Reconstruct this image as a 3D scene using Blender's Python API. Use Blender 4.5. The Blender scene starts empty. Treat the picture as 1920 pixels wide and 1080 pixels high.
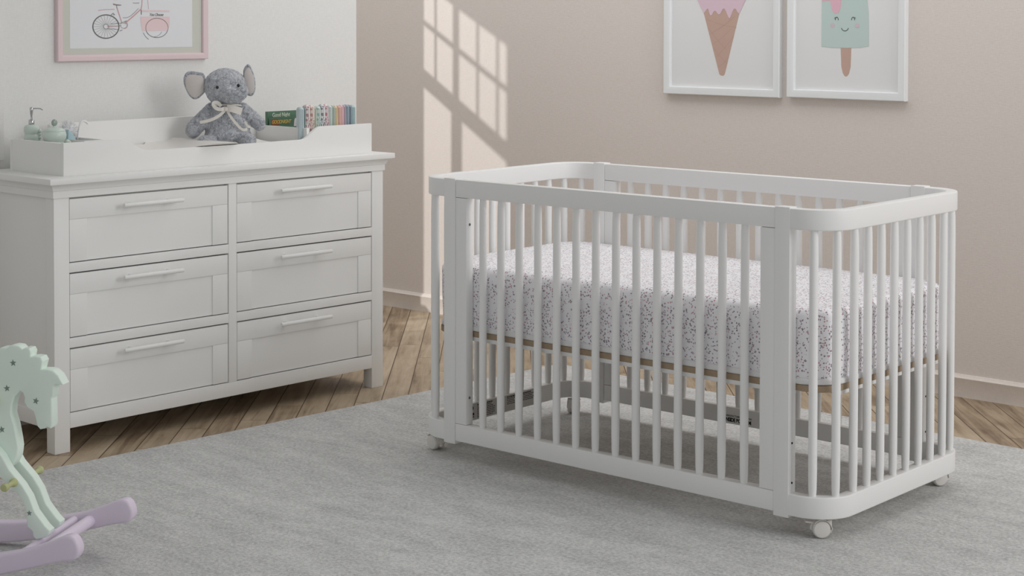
import bpy, bmesh, math, random
from mathutils import Vector, Matrix, noise
C = bpy.context.scene
COL = C.collection
PI = math.pi
random.seed(7)

# ------------------------------------------------------------------ camera
CAMH = 1.2577
cd = bpy.data.cameras.new('camera'); cam = bpy.data.objects.new('camera', cd); COL.objects.link(cam)
cd.sensor_fit = 'HORIZONTAL'; cd.sensor_width = 36.0; cd.lens = 3243.8 / 1920 * 36
cd.shift_y = -(540 - 114.4) / 1920; cd.clip_start = .05; cd.clip_end = 100
_p, _r = .0264, -.0021
_f = Vector((0, math.cos(_p), -math.sin(_p))); _u = Vector((0, math.sin(_p), math.cos(_p))); _x = Vector((1, 0, 0))
_R = _x * math.cos(_r) - _u * math.sin(_r); _U = _x * math.sin(_r) + _u * math.cos(_r)
M = Matrix((( _R.x, _U.x, -_f.x, 0), (_R.y, _U.y, -_f.y, 0), (_R.z, _U.z, -_f.z, CAMH), (0, 0, 0, 1)))
cam.matrix_world = M
C.camera = cam

# ------------------------------------------------------------------ world, lamps, exposure
WA, W0 = -.7195, 6.9979            # direction and offset of the rose wall
def wpt(x, y, z=0):                # rose-wall frame: x along the wall, y towards/behind it
    return Vector((x * math.cos(WA) - y * math.sin(WA), W0 + x * math.sin(WA) + y * math.cos(WA), z))
w = bpy.data.worlds.new('world'); C.world = w; w.use_nodes = True
nt = w.node_tree; bg = nt.nodes['Background']
tc = nt.nodes.new('ShaderNodeTexCoord'); sp = nt.nodes.new('ShaderNodeSeparateXYZ'); rp = nt.nodes.new('ShaderNodeValToRGB')
nt.links.new(tc.outputs['Generated'], sp.inputs[0]); nt.links.new(sp.outputs['Z'], rp.inputs[0]); nt.links.new(rp.outputs[0], bg.inputs[0])
rp.color_ramp.elements[0].position = 0.0; rp.color_ramp.elements[0].color = (.92, .92, .92, 1)
rp.color_ramp.elements[1].position = 0.6; rp.color_ramp.elements[1].color = (.58, .58, .58, 1)
bg.inputs[1].default_value = .58
def area(name, loc, target, sx, sy, power, color=(1, 1, 1)):
    l = bpy.data.lights.new(name, 'AREA'); l.shape = 'RECTANGLE'; l.size = sx; l.size_y = sy; l.energy = power; l.color = color
    o = bpy.data.objects.new(name, l); COL.objects.link(o); o.location = loc
    o.rotation_euler = (Vector(target) - Vector(loc)).to_track_quat('-Z', 'Y').to_euler(); return o
area('window_light', (4.2, 2.2, 2.3), (.2, 5.0, .5), 2.2, 2.0, 67)
area('overhead_fill', wpt(.8, -.82, 2.45), wpt(1.0, -1.15, 0), 4.6, 1.0, 26).rotation_euler = (0, 0, WA)  # added soft fill over the back of the room, no real fixture there
# sunlight through the window behind the left wall
SUN = wpt(-.26 - 6.5, -13.0, .95 + 3.9)
l = bpy.data.lights.new('sunlight', 'SPOT'); l.energy = 4300; l.spot_size = math.radians(14); l.spot_blend = 0; l.shadow_soft_size = .05; l.color = (1, .985, .95)
o = bpy.data.objects.new('sunlight', l); COL.objects.link(o); o.location = SUN
o.rotation_euler = (wpt(-.7, -.9, 1.0) - SUN).to_track_quat('-Z', 'Y').to_euler()
C.view_settings.view_transform = 'Standard'; C.view_settings.look = 'None'; C.view_settings.gamma = 1
C.view_settings.use_curve_mapping = False; C.view_settings.exposure = 0.06

# ------------------------------------------------------------------ materials
def lin(c): return c / 12.92 if c <= .04045 else ((c + .055) / 1.055) ** 2.4
def rgb(r, g, b): return (lin(r / 255), lin(g / 255), lin(b / 255), 1)
def mat(name, col, rough=.5, spec=.4, metal=0, bump=0, bscale=200, var=0, vscale=5, sheen=0, coat=0):
    m = bpy.data.materials.new(name); m.use_nodes = True; n = m.node_tree; b = n.nodes['Principled BSDF']
    b.inputs['Base Color'].default_value = col; b.inputs['Roughness'].default_value = rough
    b.inputs['Specular IOR Level'].default_value = spec; b.inputs['Metallic'].default_value = metal
    b.inputs['Sheen Weight'].default_value = sheen; b.inputs['Coat Weight'].default_value = coat
    t = n.nodes.new('ShaderNodeTexCoord')
    if var:
        z = n.nodes.new('ShaderNodeTexNoise'); z.inputs['Scale'].default_value = vscale; z.inputs['Detail'].default_value = 4
        n.links.new(t.outputs['Object'], z.inputs['Vector'])
        mp = n.nodes.new('ShaderNodeMapRange'); mp.inputs[1].default_value = .3; mp.inputs[2].default_value = .7
        mp.inputs[3].default_value = 1 - var; mp.inputs[4].default_value = 1 + var; n.links.new(z.outputs[0], mp.inputs[0])
        mx = n.nodes.new('ShaderNodeVectorMath'); mx.operation = 'SCALE'; mx.inputs[0].default_value = col[:3]
        n.links.new(mp.outputs[0], mx.inputs['Scale']); n.links.new(mx.outputs[0], b.inputs['Base Color'])
    if bump:
        z = n.nodes.new('ShaderNodeTexNoise'); z.inputs['Scale'].default_value = bscale; z.inputs['Detail'].default_value = 3
        n.links.new(t.outputs['Object'], z.inputs['Vector'])
        bp = n.nodes.new('ShaderNodeBump'); bp.inputs['Strength'].default_value = bump; bp.inputs['Distance'].default_value = .002
        n.links.new(z.outputs[0], bp.inputs['Height']); n.links.new(bp.outputs[0], b.inputs['Normal'])
    return m
def N(n, t, **k):
    x = n.nodes.new(t)
    for a, v in k.items(): setattr(x, a, v)
    return x
def math_n(n, op, a, b=None, c=None):
    x = n.nodes.new('ShaderNodeMath'); x.operation = op
    for i, v in enumerate((a, b, c)):
        if v is None: continue
        if isinstance(v, (int, float)): x.inputs[i].default_value = v
        else: n.links.new(v, x.inputs[i])
    return x.outputs[0]

WHITE = rgb(238, 238, 236)
m_white = mat('white_lacquer', WHITE, .42, .35)
m_tray = mat('white_tray_paint', rgb(236, 236, 234), .5, .3)
m_crib = mat('white_crib_paint', rgb(240, 240, 239), .36, .4)
m_dark = mat('gap_shade', rgb(40, 38, 36), .9, .1)  # shade of the drawer gaps, put into the colour
m_castor = mat('castor_plastic', rgb(224, 221, 216), .35, .5)
m_castor_dark = mat('castor_tread', rgb(120, 112, 98), .6, .3)
m_screw = mat('screw_metal', rgb(120, 120, 118), .35, .5, .8)
m_bolt_hole = mat('bolt_dark', rgb(40, 40, 40), .6, .2)
m_board = mat('mattress_board', rgb(170, 150, 126), .6, .3, var=.12, vscale=30)
m_pad = mat('pad_vinyl', rgb(238, 235, 230), .5, .3, bump=.15, bscale=60)
m_green = mat('pale_green_paint', rgb(232, 247, 236), .42, .4)
m_star = mat('dark_star_paint', rgb(128, 146, 138), .5, .3)
m_lilac = mat('lilac_paint', rgb(228, 216, 233), .42, .4)
m_olive = mat('olive_peg_paint', rgb(188, 192, 140), .42, .4)
m_sage = mat('sage_ceramic', rgb(206, 220, 211), .3, .5, bump=.1, bscale=40)
m_chrome = mat('chrome', (.55, .55, .56, 1), .12, .5, 1)
m_glassknob = mat('clear_sage_glass', rgb(150, 165, 158), .1, .6)
m_blue = mat('dusty_blue', rgb(178, 208, 216), .4, .4)
m_brist = mat('white_bristles', rgb(240, 240, 240), .4, .4)
m_ribbon = mat('satin_ribbon', rgb(226, 222, 214), .35, .5)
m_eye = mat('black_eye', rgb(25, 25, 27), .12, .6)
m_earin = mat('ear_velour', rgb(208, 202, 198), .85, .1, bump=.2, bscale=400, sheen=.3)
m_frame_w = mat('white_frame_wood', rgb(235, 237, 238), .4, .4)
m_frame_p = mat('pink_frame_wood', rgb(226, 205, 208), .42, .4)
m_matb = mat('sage_mat_board', rgb(208, 209, 200), .8, .1)
m_paper = mat('print_paper', rgb(232, 232, 232), .6, .2)
m_paper2 = mat('print_paper_cool', rgb(228, 230, 233), .6, .2)
m_ink = mat('ink_grey', rgb(120, 120, 118), .7, .1)
m_inkd = mat('ink_dark', rgb(52, 62, 64), .7, .1)
m_pinkink = mat('ink_pink', rgb(232, 208, 210), .7, .1)
m_pinkdk = mat('ink_pink_deep', rgb(212, 168, 170), .7, .1)
m_cream = mat('ink_ice_cream', rgb(224, 198, 210), .7, .1)
m_cone = mat('ink_cone', rgb(200, 170, 157), .7, .1)
m_conel = mat('ink_cone_line', rgb(188, 157, 145), .7, .1)
m_pop = mat('ink_mint', rgb(196, 213, 209), .7, .1)
m_drip = mat('ink_drip', rgb(228, 186, 200), .7, .1)
m_cheek = mat('ink_cheek', rgb(212, 196, 204), .7, .1)
m_label = mat('label_film', rgb(205, 203, 200), .5, .3)
m_text = mat('label_text', rgb(40, 40, 40), .6, .2)
m_bookg = mat('book_green', rgb(90, 124, 102), .4, .4, var=.1, vscale=40)
m_bookr = mat('book_rust', rgb(150, 92, 66), .4, .4, var=.15, vscale=60)
m_bookp = mat('book_pages', rgb(225, 220, 208), .7, .1)
m_texty = mat('book_yellow', rgb(220, 196, 110), .5, .2)
m_textw = mat('book_white', rgb(224, 232, 214), .5, .2)

def fur():
    m = mat('grey_plush', rgb(130, 134, 142), 1.0, .05, sheen=.4); n = m.node_tree; b = n.nodes['Principled BSDF']
    t = N(n, 'ShaderNodeTexCoord'); z = N(n, 'ShaderNodeTexNoise'); z.inputs['Scale'].default_value = 85; z.inputs['Detail'].default_value = 5; z.inputs['Roughness'].default_value = .7
    z.inputs['Distortion'].default_value = 1.5
    r = N(n, 'ShaderNodeValToRGB'); n.links.new(t.outputs['Object'], z.inputs['Vector']); n.links.new(z.outputs[0], r.inputs[0]); n.links.new(r.outputs[0], b.inputs['Base Color'])
    e = r.color_ramp.elements; e[0].position = .33; e[0].color = rgb(122, 127, 136); e[1].position = .68; e[1].color = rgb(212, 214, 219)
    bp = N(n, 'ShaderNodeBump'); bp.inputs['Strength'].default_value = .9; bp.inputs['Distance'].default_value = .004
    z2 = N(n, 'ShaderNodeTexNoise'); z2.inputs['Scale'].default_value = 260; z2.inputs['Detail'].default_value = 4
    n.links.new(t.outputs['Object'], z2.inputs['Vector']); n.links.new(z2.outputs[0], bp.inputs['Height']); n.links.new(bp.outputs[0], b.inputs['Normal'])
    return m
m_fur = fur()

def wallmat(name, col, bump=.25):
    m = mat(name, col, .85, .15); n = m.node_tree; b = n.nodes['Principled BSDF']; t = N(n, 'ShaderNodeTexCoord')
    mp = N(n, 'ShaderNodeMapping'); mp.inputs['Scale'].default_value = (60, 60, 260); n.links.new(t.outputs['Object'], mp.inputs[0])
    mp2 = N(n, 'ShaderNodeMapping'); mp2.inputs['Scale'].default_value = (260, 260, 50); n.links.new(t.outputs['Object'], mp2.inputs[0])
    a = N(n, 'ShaderNodeTexNoise'); a.inputs['Scale'].default_value = 1; n.links.new(mp.outputs[0], a.inputs['Vector'])
    c = N(n, 'ShaderNodeTexNoise'); c.inputs['Scale'].default_value = 1; n.links.new(mp2.outputs[0], c.inputs['Vector'])
    s = math_n(n, 'ADD', a.outputs[0], c.outputs[0])
    bp = N(n, 'ShaderNodeBump'); bp.inputs['Strength'].default_value = bump; bp.inputs['Distance'].default_value = .0015
    n.links.new(s, bp.inputs['Height']); n.links.new(bp.outputs[0], b.inputs['Normal'])
    f = N(n, 'ShaderNodeMapRange'); f.inputs[1].default_value = .6; f.inputs[2].default_value = 1.4; f.inputs[3].default_value = .96; f.inputs[4].default_value = 1.04
    n.links.new(s, f.inputs[0]); mx = N(n, 'ShaderNodeVectorMath', operation='SCALE'); mx.inputs[0].default_value = col[:3]
    n.links.new(f.outputs[0], mx.inputs['Scale']); n.links.new(mx.outputs[0], b.inputs['Base Color'])
    return m
m_rose = wallmat('rose_wallpaper', rgb(224, 215, 209))
m_wallw = wallmat('white_wall_paint', rgb(232, 232, 230), .03)
m_base = wallmat('rose_baseboard_paint', rgb(226, 217, 210), .08)

def woodfloor():
    m = mat('oak_planks', rgb(150, 130, 105), .5, .3); n = m.node_tree; b = n.nodes['Principled BSDF']; t = N(n, 'ShaderNodeTexCoord')
    mp = N(n, 'ShaderNodeMapping'); mp.inputs['Rotation'].default_value = (0, 0, math.radians(48.6)); mp.inputs['Location'].default_value = (0, 0.0135, 0)
    n.links.new(t.outputs['Object'], mp.inputs[0]); s = N(n, 'ShaderNodeSeparateXYZ'); n.links.new(mp.outputs[0], s.inputs[0])
    W_, L_ = .083, .95
    v = math_n(n, 'DIVIDE', s.outputs['Y'], W_); row = math_n(n, 'FLOOR', v); fv = math_n(n, 'FRACT', v)
    wn = N(n, 'ShaderNodeTexWhiteNoise', noise_dimensions='1D'); n.links.new(row, wn.inputs['W'])
    u = math_n(n, 'ADD', math_n(n, 'DIVIDE', s.outputs['X'], L_), wn.outputs[0]); cu = math_n(n, 'FLOOR', u); fu = math_n(n, 'FRACT', u)
    idn = math_n(n, 'ADD', math_n(n, 'MULTIPLY', row, 7.31), math_n(n, 'MULTIPLY', cu, 3.17))
    w2 = N(n, 'ShaderNodeTexWhiteNoise', noise_dimensions='1D'); n.links.new(idn, w2.inputs['W'])
    # grain
    cb = N(n, 'ShaderNodeCombineXYZ'); n.links.new(math_n(n, 'MULTIPLY', s.outputs['X'], 3.0), cb.inputs[0]); n.links.new(math_n(n, 'MULTIPLY', s.outputs['Y'], 38.0), cb.inputs[1]); n.links.new(math_n(n, 'MULTIPLY', idn, 1.7), cb.inputs[2])
    g = N(n, 'ShaderNodeTexNoise'); g.inputs['Scale'].default_value = 1; g.inputs['Detail'].default_value = 6; g.inputs['Roughness'].default_value = .62; g.inputs['Distortion'].default_value = .6; n.links.new(cb.outputs[0], g.inputs['Vector'])
    cb2 = N(n, 'ShaderNodeCombineXYZ'); n.links.new(math_n(n, 'MULTIPLY', s.outputs['X'], 6.0), cb2.inputs[0]); n.links.new(math_n(n, 'MULTIPLY', s.outputs['Y'], 10.0), cb2.inputs[1]); n.links.new(idn, cb2.inputs[2])
    g2 = N(n, 'ShaderNodeTexNoise'); g2.inputs['Scale'].default_value = 1; g2.inputs['Detail'].default_value = 3; n.links.new(cb2.outputs[0], g2.inputs['Vector'])
    f = math_n(n, 'ADD', math_n(n, 'MULTIPLY', g.outputs[0], .62), math_n(n, 'ADD', math_n(n, 'MULTIPLY', g2.outputs[0], .36), math_n(n, 'MULTIPLY', w2.outputs[0], .16)))
    r = N(n, 'ShaderNodeValToRGB'); n.links.new(f, r.inputs[0]); e = r.color_ramp.elements
    e[0].position = .36; e[0].color = rgb(112, 93, 74); e[1].position = .78; e[1].color = rgb(200, 184, 161)
    k = r.color_ramp.elements.new(.55); k.color = rgb(170, 151, 127)
    # gaps
    ed = math_n(n, 'MINIMUM', fv, math_n(n, 'SUBTRACT', 1.0, fv)); gv = math_n(n, 'LESS_THAN', ed, .018)
    eu = math_n(n, 'LESS_THAN', math_n(n, 'MINIMUM', fu, math_n(n, 'SUBTRACT', 1.0, fu)), .0012)
    gap = math_n(n, 'MAXIMUM', gv, eu)
    mx = N(n, 'ShaderNodeMixRGB'); n.links.new(gap, mx.inputs[0]); n.links.new(r.outputs[0], mx.inputs[1]); mx.inputs[2].default_value = rgb(78, 62, 46)
    n.links.new(mx.outputs[0], b.inputs['Base Color'])
    return m
m_floor = woodfloor()

def rugmat():
    m = mat('grey_rug_pile', rgb(205, 205, 203), .95, .05, sheen=.2); n = m.node_tree; b = n.nodes['Principled BSDF']; t = N(n, 'ShaderNodeTexCoord')
    a = N(n, 'ShaderNodeTexNoise'); a.inputs['Scale'].default_value = 130; a.inputs['Detail'].default_value = 4; n.links.new(t.outputs['Object'], a.inputs['Vector'])
    mp = N(n, 'ShaderNodeMapping'); mp.inputs['Scale'].default_value = (2.5, 7, 1); n.links.new(t.outputs['Object'], mp.inputs[0])
    c = N(n, 'ShaderNodeTexNoise'); c.inputs['Scale'].default_value = 1.6; c.inputs['Detail'].default_value = 6; c.inputs['Roughness'].default_value = .7; n.links.new(mp.outputs[0], c.inputs['Vector'])
    f = math_n(n, 'ADD', math_n(n, 'MULTIPLY', a.outputs[0], .55), math_n(n, 'MULTIPLY', c.outputs[0], .45))
    r = N(n, 'ShaderNodeValToRGB'); n.links.new(f, r.inputs[0]); e = r.color_ramp.elements
    e[0].position = .32; e[0].color = rgb(168, 169, 169); e[1].position = .62; e[1].color = rgb(224, 224, 222)
    n.links.new(r.outputs[0], b.inputs['Base Color'])
    z = N(n, 'ShaderNodeTexNoise'); z.inputs['Scale'].default_value = 420; z.inputs['Detail'].default_value = 3; n.links.new(t.outputs['Object'], z.inputs['Vector'])
    bp = N(n, 'ShaderNodeBump'); bp.inputs['Strength'].default_value = .7; bp.inputs['Distance'].default_value = .003
    n.links.new(math_n(n, 'ADD', z.outputs[0], a.outputs[0]), bp.inputs['Height']); n.links.new(bp.outputs[0], b.inputs['Normal'])
    return m
m_rug = rugmat()

def floral():
    m = mat('floral_sheet', rgb(238, 237, 238), .8, .15, sheen=.2); n = m.node_tree; b = n.nodes['Principled BSDF']; t = N(n, 'ShaderNodeTexCoord')
    dn = N(n, 'ShaderNodeTexNoise'); dn.inputs['Scale'].default_value = 120; n.links.new(t.outputs['Object'], dn.inputs['Vector'])
    off = N(n, 'ShaderNodeVectorMath', operation='SCALE'); off.inputs['Scale'].default_value = .008; n.links.new(dn.outputs['Color'], off.inputs[0])
    ad = N(n, 'ShaderNodeVectorMath', operation='ADD'); n.links.new(t.outputs['Object'], ad.inputs[0]); n.links.new(off.outputs[0], ad.inputs[1])
    v = N(n, 'ShaderNodeTexVoronoi'); v.inputs['Scale'].default_value = 150; n.links.new(ad.outputs[0], v.inputs['Vector'])
    leaf = math_n(n, 'LESS_THAN', v.outputs['Distance'], .36)
    cl = N(n, 'ShaderNodeTexNoise'); cl.inputs['Scale'].default_value = 45; cl.inputs['Detail'].default_value = 1; n.links.new(t.outputs['Object'], cl.inputs['Vector'])
    clm = math_n(n, 'GREATER_THAN', cl.outputs[0], .37); leaf = math_n(n, 'MULTIPLY', leaf, clm)
    sc = N(n, 'ShaderNodeSeparateXYZ'); n.links.new(v.outputs['Color'], sc.inputs[0])
    hue = N(n, 'ShaderNodeValToRGB'); n.links.new(sc.outputs[0], hue.inputs[0]); hue.color_ramp.interpolation = 'CONSTANT'; e = hue.color_ramp.elements
    e[0].position = 0; e[0].color = rgb(170, 156, 164); e[1].position = .45; e[1].color = rgb(204, 164, 172)
    k = e.new(.72); k.color = rgb(150, 142, 150)
    mx = N(n, 'ShaderNodeMixRGB'); n.links.new(leaf, mx.inputs[0]); mx.inputs[1].default_value = rgb(243, 242, 245); n.links.new(hue.outputs[0], mx.inputs[2])
    n.links.new(mx.outputs[0], b.inputs['Base Color'])
    z = N(n, 'ShaderNodeTexNoise'); z.inputs['Scale'].default_value = 9; z.inputs['Detail'].default_value = 3; n.links.new(t.outputs['Object'], z.inputs['Vector'])
    bp = N(n, 'ShaderNodeBump'); bp.inputs['Strength'].default_value = .35; bp.inputs['Distance'].default_value = .02
    n.links.new(z.outputs[0], bp.inputs['Height']); n.links.new(bp.outputs[0], b.inputs['Normal'])
    return m
m_floral = floral()
m_sheetedge = mat('plain_white_sheet', rgb(232, 232, 232), .8, .1)

def clothmat(name, base, spot=None):
    m = mat(name, base, .95, .05, sheen=.3, bump=.6, bscale=500)
    if spot:
        n = m.node_tree; b = n.nodes['Principled BSDF']; t = N(n, 'ShaderNodeTexCoord')
        v = N(n, 'ShaderNodeTexVoronoi'); v.inputs['Scale'].default_value = 95; n.links.new(t.outputs['Object'], v.inputs['Vector'])
        l = math_n(n, 'LESS_THAN', v.outputs['Distance'], .42); mx = N(n, 'ShaderNodeMixRGB'); n.links.new(l, mx.inputs[0])
        mx.inputs[1].default_value = base; mx.inputs[2].default_value = spot; n.links.new(mx.outputs[0], b.inputs['Base Color'])
    return m

# ------------------------------------------------------------------ mesh helpers
def obj(name, bm, m, parent=None, smooth=35, loc=None, rot=None):
    me = bpy.data.meshes.new(name); bm.normal_update(); bm.to_mesh(me); bm.free()
    if m is not None: me.materials.append(m)
    for p in me.polygons: p.use_smooth = True
    try: me.set_sharp_from_angle(angle=math.radians(smooth))
    except Exception: pass
    o = bpy.data.objects.new(name, me); COL.objects.link(o)
    if parent: o.parent = parent
    if loc is not None: o.location = loc
    if rot is not None: o.rotation_euler = rot
    return o
def tag(o, label=None, cat=None, group=None, kind=None):
    if label: o['label'] = label
    if cat: o['category'] = cat
    if group: o['group'] = group
    if kind: o['kind'] = kind
    return o
def thing(name, label, cat, loc=(0, 0, 0), rotz=0, group=None):
    o = bpy.data.objects.new(name, None); COL.objects.link(o); o.location = loc; o.rotation_euler = (0, 0, rotz); o.empty_display_size = .05
    return tag(o, label, cat, group)
def dup(o, parent=None):
    c = o.copy(); COL.objects.link(c); c.parent = parent
    for ch in list(o.children): dup(ch, c)
    return c
def box(bm, x0, x1, y0, y1, z0, z1, bev=.001, seg=2, T=None):
    b = bmesh.new(); bmesh.ops.create_cube(b, size=1)
    for v in b.verts: v.co = Vector((x0 + (v.co.x + .5) * (x1 - x0), y0 + (v.co.y + .5) * (y1 - y0), z0 + (v.co.z + .5) * (z1 - z0)))
    if bev: bmesh.ops.bevel(b, geom=b.edges[:], offset=bev, segments=seg, profile=.6, affect='EDGES')
    if T: bmesh.ops.transform(b, matrix=T, verts=b.verts)
    merge(bm, b)
def merge(bm, b):
    me = bpy.data.meshes.new('t'); b.to_mesh(me); b.free(); bm.from_mesh(me); bpy.data.meshes.remove(me)
def cyl(bm, p, q, r0, r1=None, n=20, bev=0):
    if r1 is None: r1 = r0
    p, q = Vector(p), Vector(q); d = q - p; b = bmesh.new()
    bmesh.ops.create_cone(b, cap_ends=True, segments=n, radius1=r0, radius2=r1, depth=d.length)
    if bev: bmesh.ops.bevel(b, geom=[e for e in b.edges if len(e.link_faces) == 2 and any(len(f.verts) > 4 for f in e.link_faces)], offset=bev, segments=2, profile=.6, affect='EDGES')
    T = Matrix.Translation((p + q) / 2) @ d.to_track_quat('Z', 'Y').to_matrix().to_4x4()
    bmesh.ops.transform(b, matrix=T, verts=b.verts); merge(bm, b)
def lathe(bm, prof, c=(0, 0, 0), n=28, T=None):
    b = bmesh.new(); rings = []
    for r, z in prof: rings.append([b.verts.new((r * math.cos(2 * PI * i / n), r * math.sin(2 * PI * i / n), z)) for i in range(n)] if r > 1e-6 else [b.verts.new((0, 0, z))])
    for a, d in zip(rings, rings[1:]):
        for i in range(n):
            j = (i + 1) % n
            if len(a) == 1 and len(d) > 1: b.faces.new((a[0], d[j], d[i]))
            elif len(d) == 1 and len(a) > 1: b.faces.new((a[i], a[j], d[0]))
            elif len(a) > 1: b.faces.new((a[i], a[j], d[j], d[i]))
    if len(rings[0]) > 1: b.faces.new(rings[0][::-1])
    if len(rings[-1]) > 1: b.faces.new(rings[-1])
    bmesh.ops.recalc_face_normals(b, faces=b.faces)
    if T: bmesh.ops.transform(b, matrix=T, verts=b.verts)
    bmesh.ops.translate(b, vec=c, verts=b.verts); merge(bm, b)
def ball(bm, c, r, sc=(1, 1, 1), rot=None, sub=3):
    b = bmesh.new(); bmesh.ops.create_icosphere(b, subdivisions=sub, radius=r)
    T = Matrix.Diagonal((*sc, 1))
    if rot: T = rot.to_4x4() @ T
    bmesh.ops.transform(b, matrix=Matrix.Translation(c) @ T, verts=b.verts); merge(bm, b)
def plate(bm, pts, y0, y1, bev=.003, seg=3, axis='y'):
    """outline in (x,z), thickness from y0 to y1, rounded edges"""
    b = bmesh.new(); vs = [b.verts.new((x, y0, z)) for x, z in pts]; f = b.faces.new(vs)
    r = bmesh.ops.extrude_face_region(b, geom=[f]); nv = [g for g in r['geom'] if isinstance(g, bmesh.types.BMVert)]
    for v in nv: v.co.y = y1
    bmesh.ops.recalc_face_normals(b, faces=b.faces)
    if bev:
        caps = [f for f in b.faces if len(f.verts) > 4 or (len(pts) <= 4 and abs(f.normal.y) > .9)]
        ed = list({e for f in caps for e in f.edges})
        bmesh.ops.bevel(b, geom=ed, offset=bev, segments=seg, profile=.5, affect='EDGES', clamp_overlap=True)
    bmesh.ops.triangulate(b, faces=[f for f in b.faces if len(f.verts) > 4])
    if axis == 'z':
        for v in b.verts: v.co = Vector((v.co.x, v.co.z, v.co.y))
        bmesh.ops.recalc_face_normals(b, faces=b.faces)
    merge(bm, b)
def chaikin(p, it=2, closed=True):
    for _ in range(it):
        q = []; n = len(p)
        for i in range(n if closed else n - 1):
            a, b = p[i], p[(i + 1) % n]
            q += [tuple(a[k] * .75 + b[k] * .25 for k in range(len(a))), tuple(a[k] * .25 + b[k] * .75 for k in range(len(a)))]
        if not closed: q = [p[0]] + q + [p[-1]]
        p = q
    return p
def tube(bm, pts, r, n=10, ends=True, flat=1.0):
    pts = [Vector(p) for p in pts]; b = bmesh.new(); rings = []
    rr = r if isinstance(r, (list, tuple)) else [r] * len(pts)
    up = Vector((0, 0, 1))
    for i, p in enumerate(pts):
        d = (pts[min(i + 1, len(pts) - 1)] - pts[max(i - 1, 0)]).normalized()
        s = d.cross(up)
        if s.length < .1: s = d.cross(Vector((0, 1, 0)))
        s.normalize(); t = s.cross(d).normalized()
        rings.append([b.verts.new(p + (s * math.cos(2 * PI * k / n) * flat + t * math.sin(2 * PI * k / n)) * rr[i]) for k in range(n)])
    for a, c in zip(rings, rings[1:]):
        for k in range(n): b.faces.new((a[k], a[(k + 1) % n], c[(k + 1) % n], c[k]))
    if ends: b.faces.new(rings[0][::-1]); b.faces.new(rings[-1])
    bmesh.ops.recalc_face_normals(b, faces=b.faces); merge(bm, b)
def sweep(bm, path, prof, closed=False):
    """path: (x,y,nx,ny) ; prof: (offset along -normal, z)"""
    b = bmesh.new(); rings = [[b.verts.new((x - nx * o, y - ny * o, z)) for o, z in prof] for x, y, nx, ny in path]; n = len(prof)
    pr = list(zip(rings, rings[1:])) + ([(rings[-1], rings[0])] if closed else [])
    for a, c in pr:
        for k in range(n): b.faces.new((a[k], a[(k + 1) % n], c[(k + 1) % n], c[k]))
    if not closed: b.faces.new(rings[0][::-1]); b.faces.new(rings[-1])
    bmesh.ops.recalc_face_normals(b, faces=b.faces); merge(bm, b)
def rrect(w_, z0, z1, r=.003, k=3):
    p = []
    for cx, cz, a0 in ((w_ - r, z0 + r, -90), (w_ - r, z1 - r, 0), (r, z1 - r, 90), (r, z0 + r, 180)):
        for i in range(k + 1):
            a = math.radians(a0 + 90 * i / k); p.append((cx + r * math.cos(a), cz + r * math.sin(a)))
    return p
def text(name, s, size, m, parent, loc, rot, shear=0, ext=.0002, align='LEFT', spacing=1.0, thick=0):
    cu = bpy.data.curves.new(name, 'FONT'); cu.body = s; cu.size = size; cu.extrude = ext; cu.shear = shear; cu.align_x = align; cu.space_character = spacing; cu.offset = thick
    to = bpy.data.objects.new(name + '_curve', cu); COL.objects.link(to)
    dg = bpy.context.evaluated_depsgraph_get(); me = bpy.data.meshes.new_from_object(to.evaluated_get(dg)); bpy.data.objects.remove(to); bpy.data.curves.remove(cu)
    me.materials.clear(); me.materials.append(m)
    o = bpy.data.objects.new(name, me); COL.objects.link(o); o.parent = parent; o.location = loc; o.rotation_euler = rot; return o

# ------------------------------------------------------------------ setting (rose-wall frame)
WLOC = (0, W0, 0)
def struct(name, bm, m, loc=WLOC, rotz=WA):
    o = obj(name, bm, m, loc=loc, rot=(0, 0, rotz)); o['kind'] = 'structure'; return o
WH = 2.9
bm = bmesh.new(); box(bm, -2.6, 6.2, -7.4, .12, -.08, 0, 0); struct('floor', bm, m_floor)
bm = bmesh.new(); box(bm, -2.6, 6.2, 0, .12, 0, WH, 0); struct('wall_back', bm, m_rose)
bm = bmesh.new()
prof = [(0, 0), (.012, 0), (.012, .058), (.0135, .061), (.0135, .064), (.010, .066), (.006, .072), (.004, .0748), (0, .0748)]
sweep(bm, [(-1.36, 0, 0, 1), (6.2, 0, 0, 1)], prof); struct('baseboard_back', bm, m_base)

# dresser frame
DL = (-1.3019, 4.9052, 0); DA = .821
def dpt(x, y, z=0): return Vector((DL[0] + x * math.cos(DA) - y * math.sin(DA), DL[1] + x * math.sin(DA) + y * math.cos(DA), z))
# left wall: partition right behind the dresser, its free end towards the rose wall
bm = bmesh.new(); box(bm, -4.6, 1.51, .40, .50, 0, WH, 0); struct('wall_left', bm, m_wallw, DL, DA)
bm = bmesh.new(); sweep(bm, [(-4.6, .40, 0, 1), (1.50, .40, 0, 1)], prof); struct('baseboard_left', bm, m_wallw, DL, DA)
bm = bmesh.new(); box(bm, -.030, .074, .388, .40, .816, 1.75, .002); struct('trim_1', bm, m_wallw, DL, DA)

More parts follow.
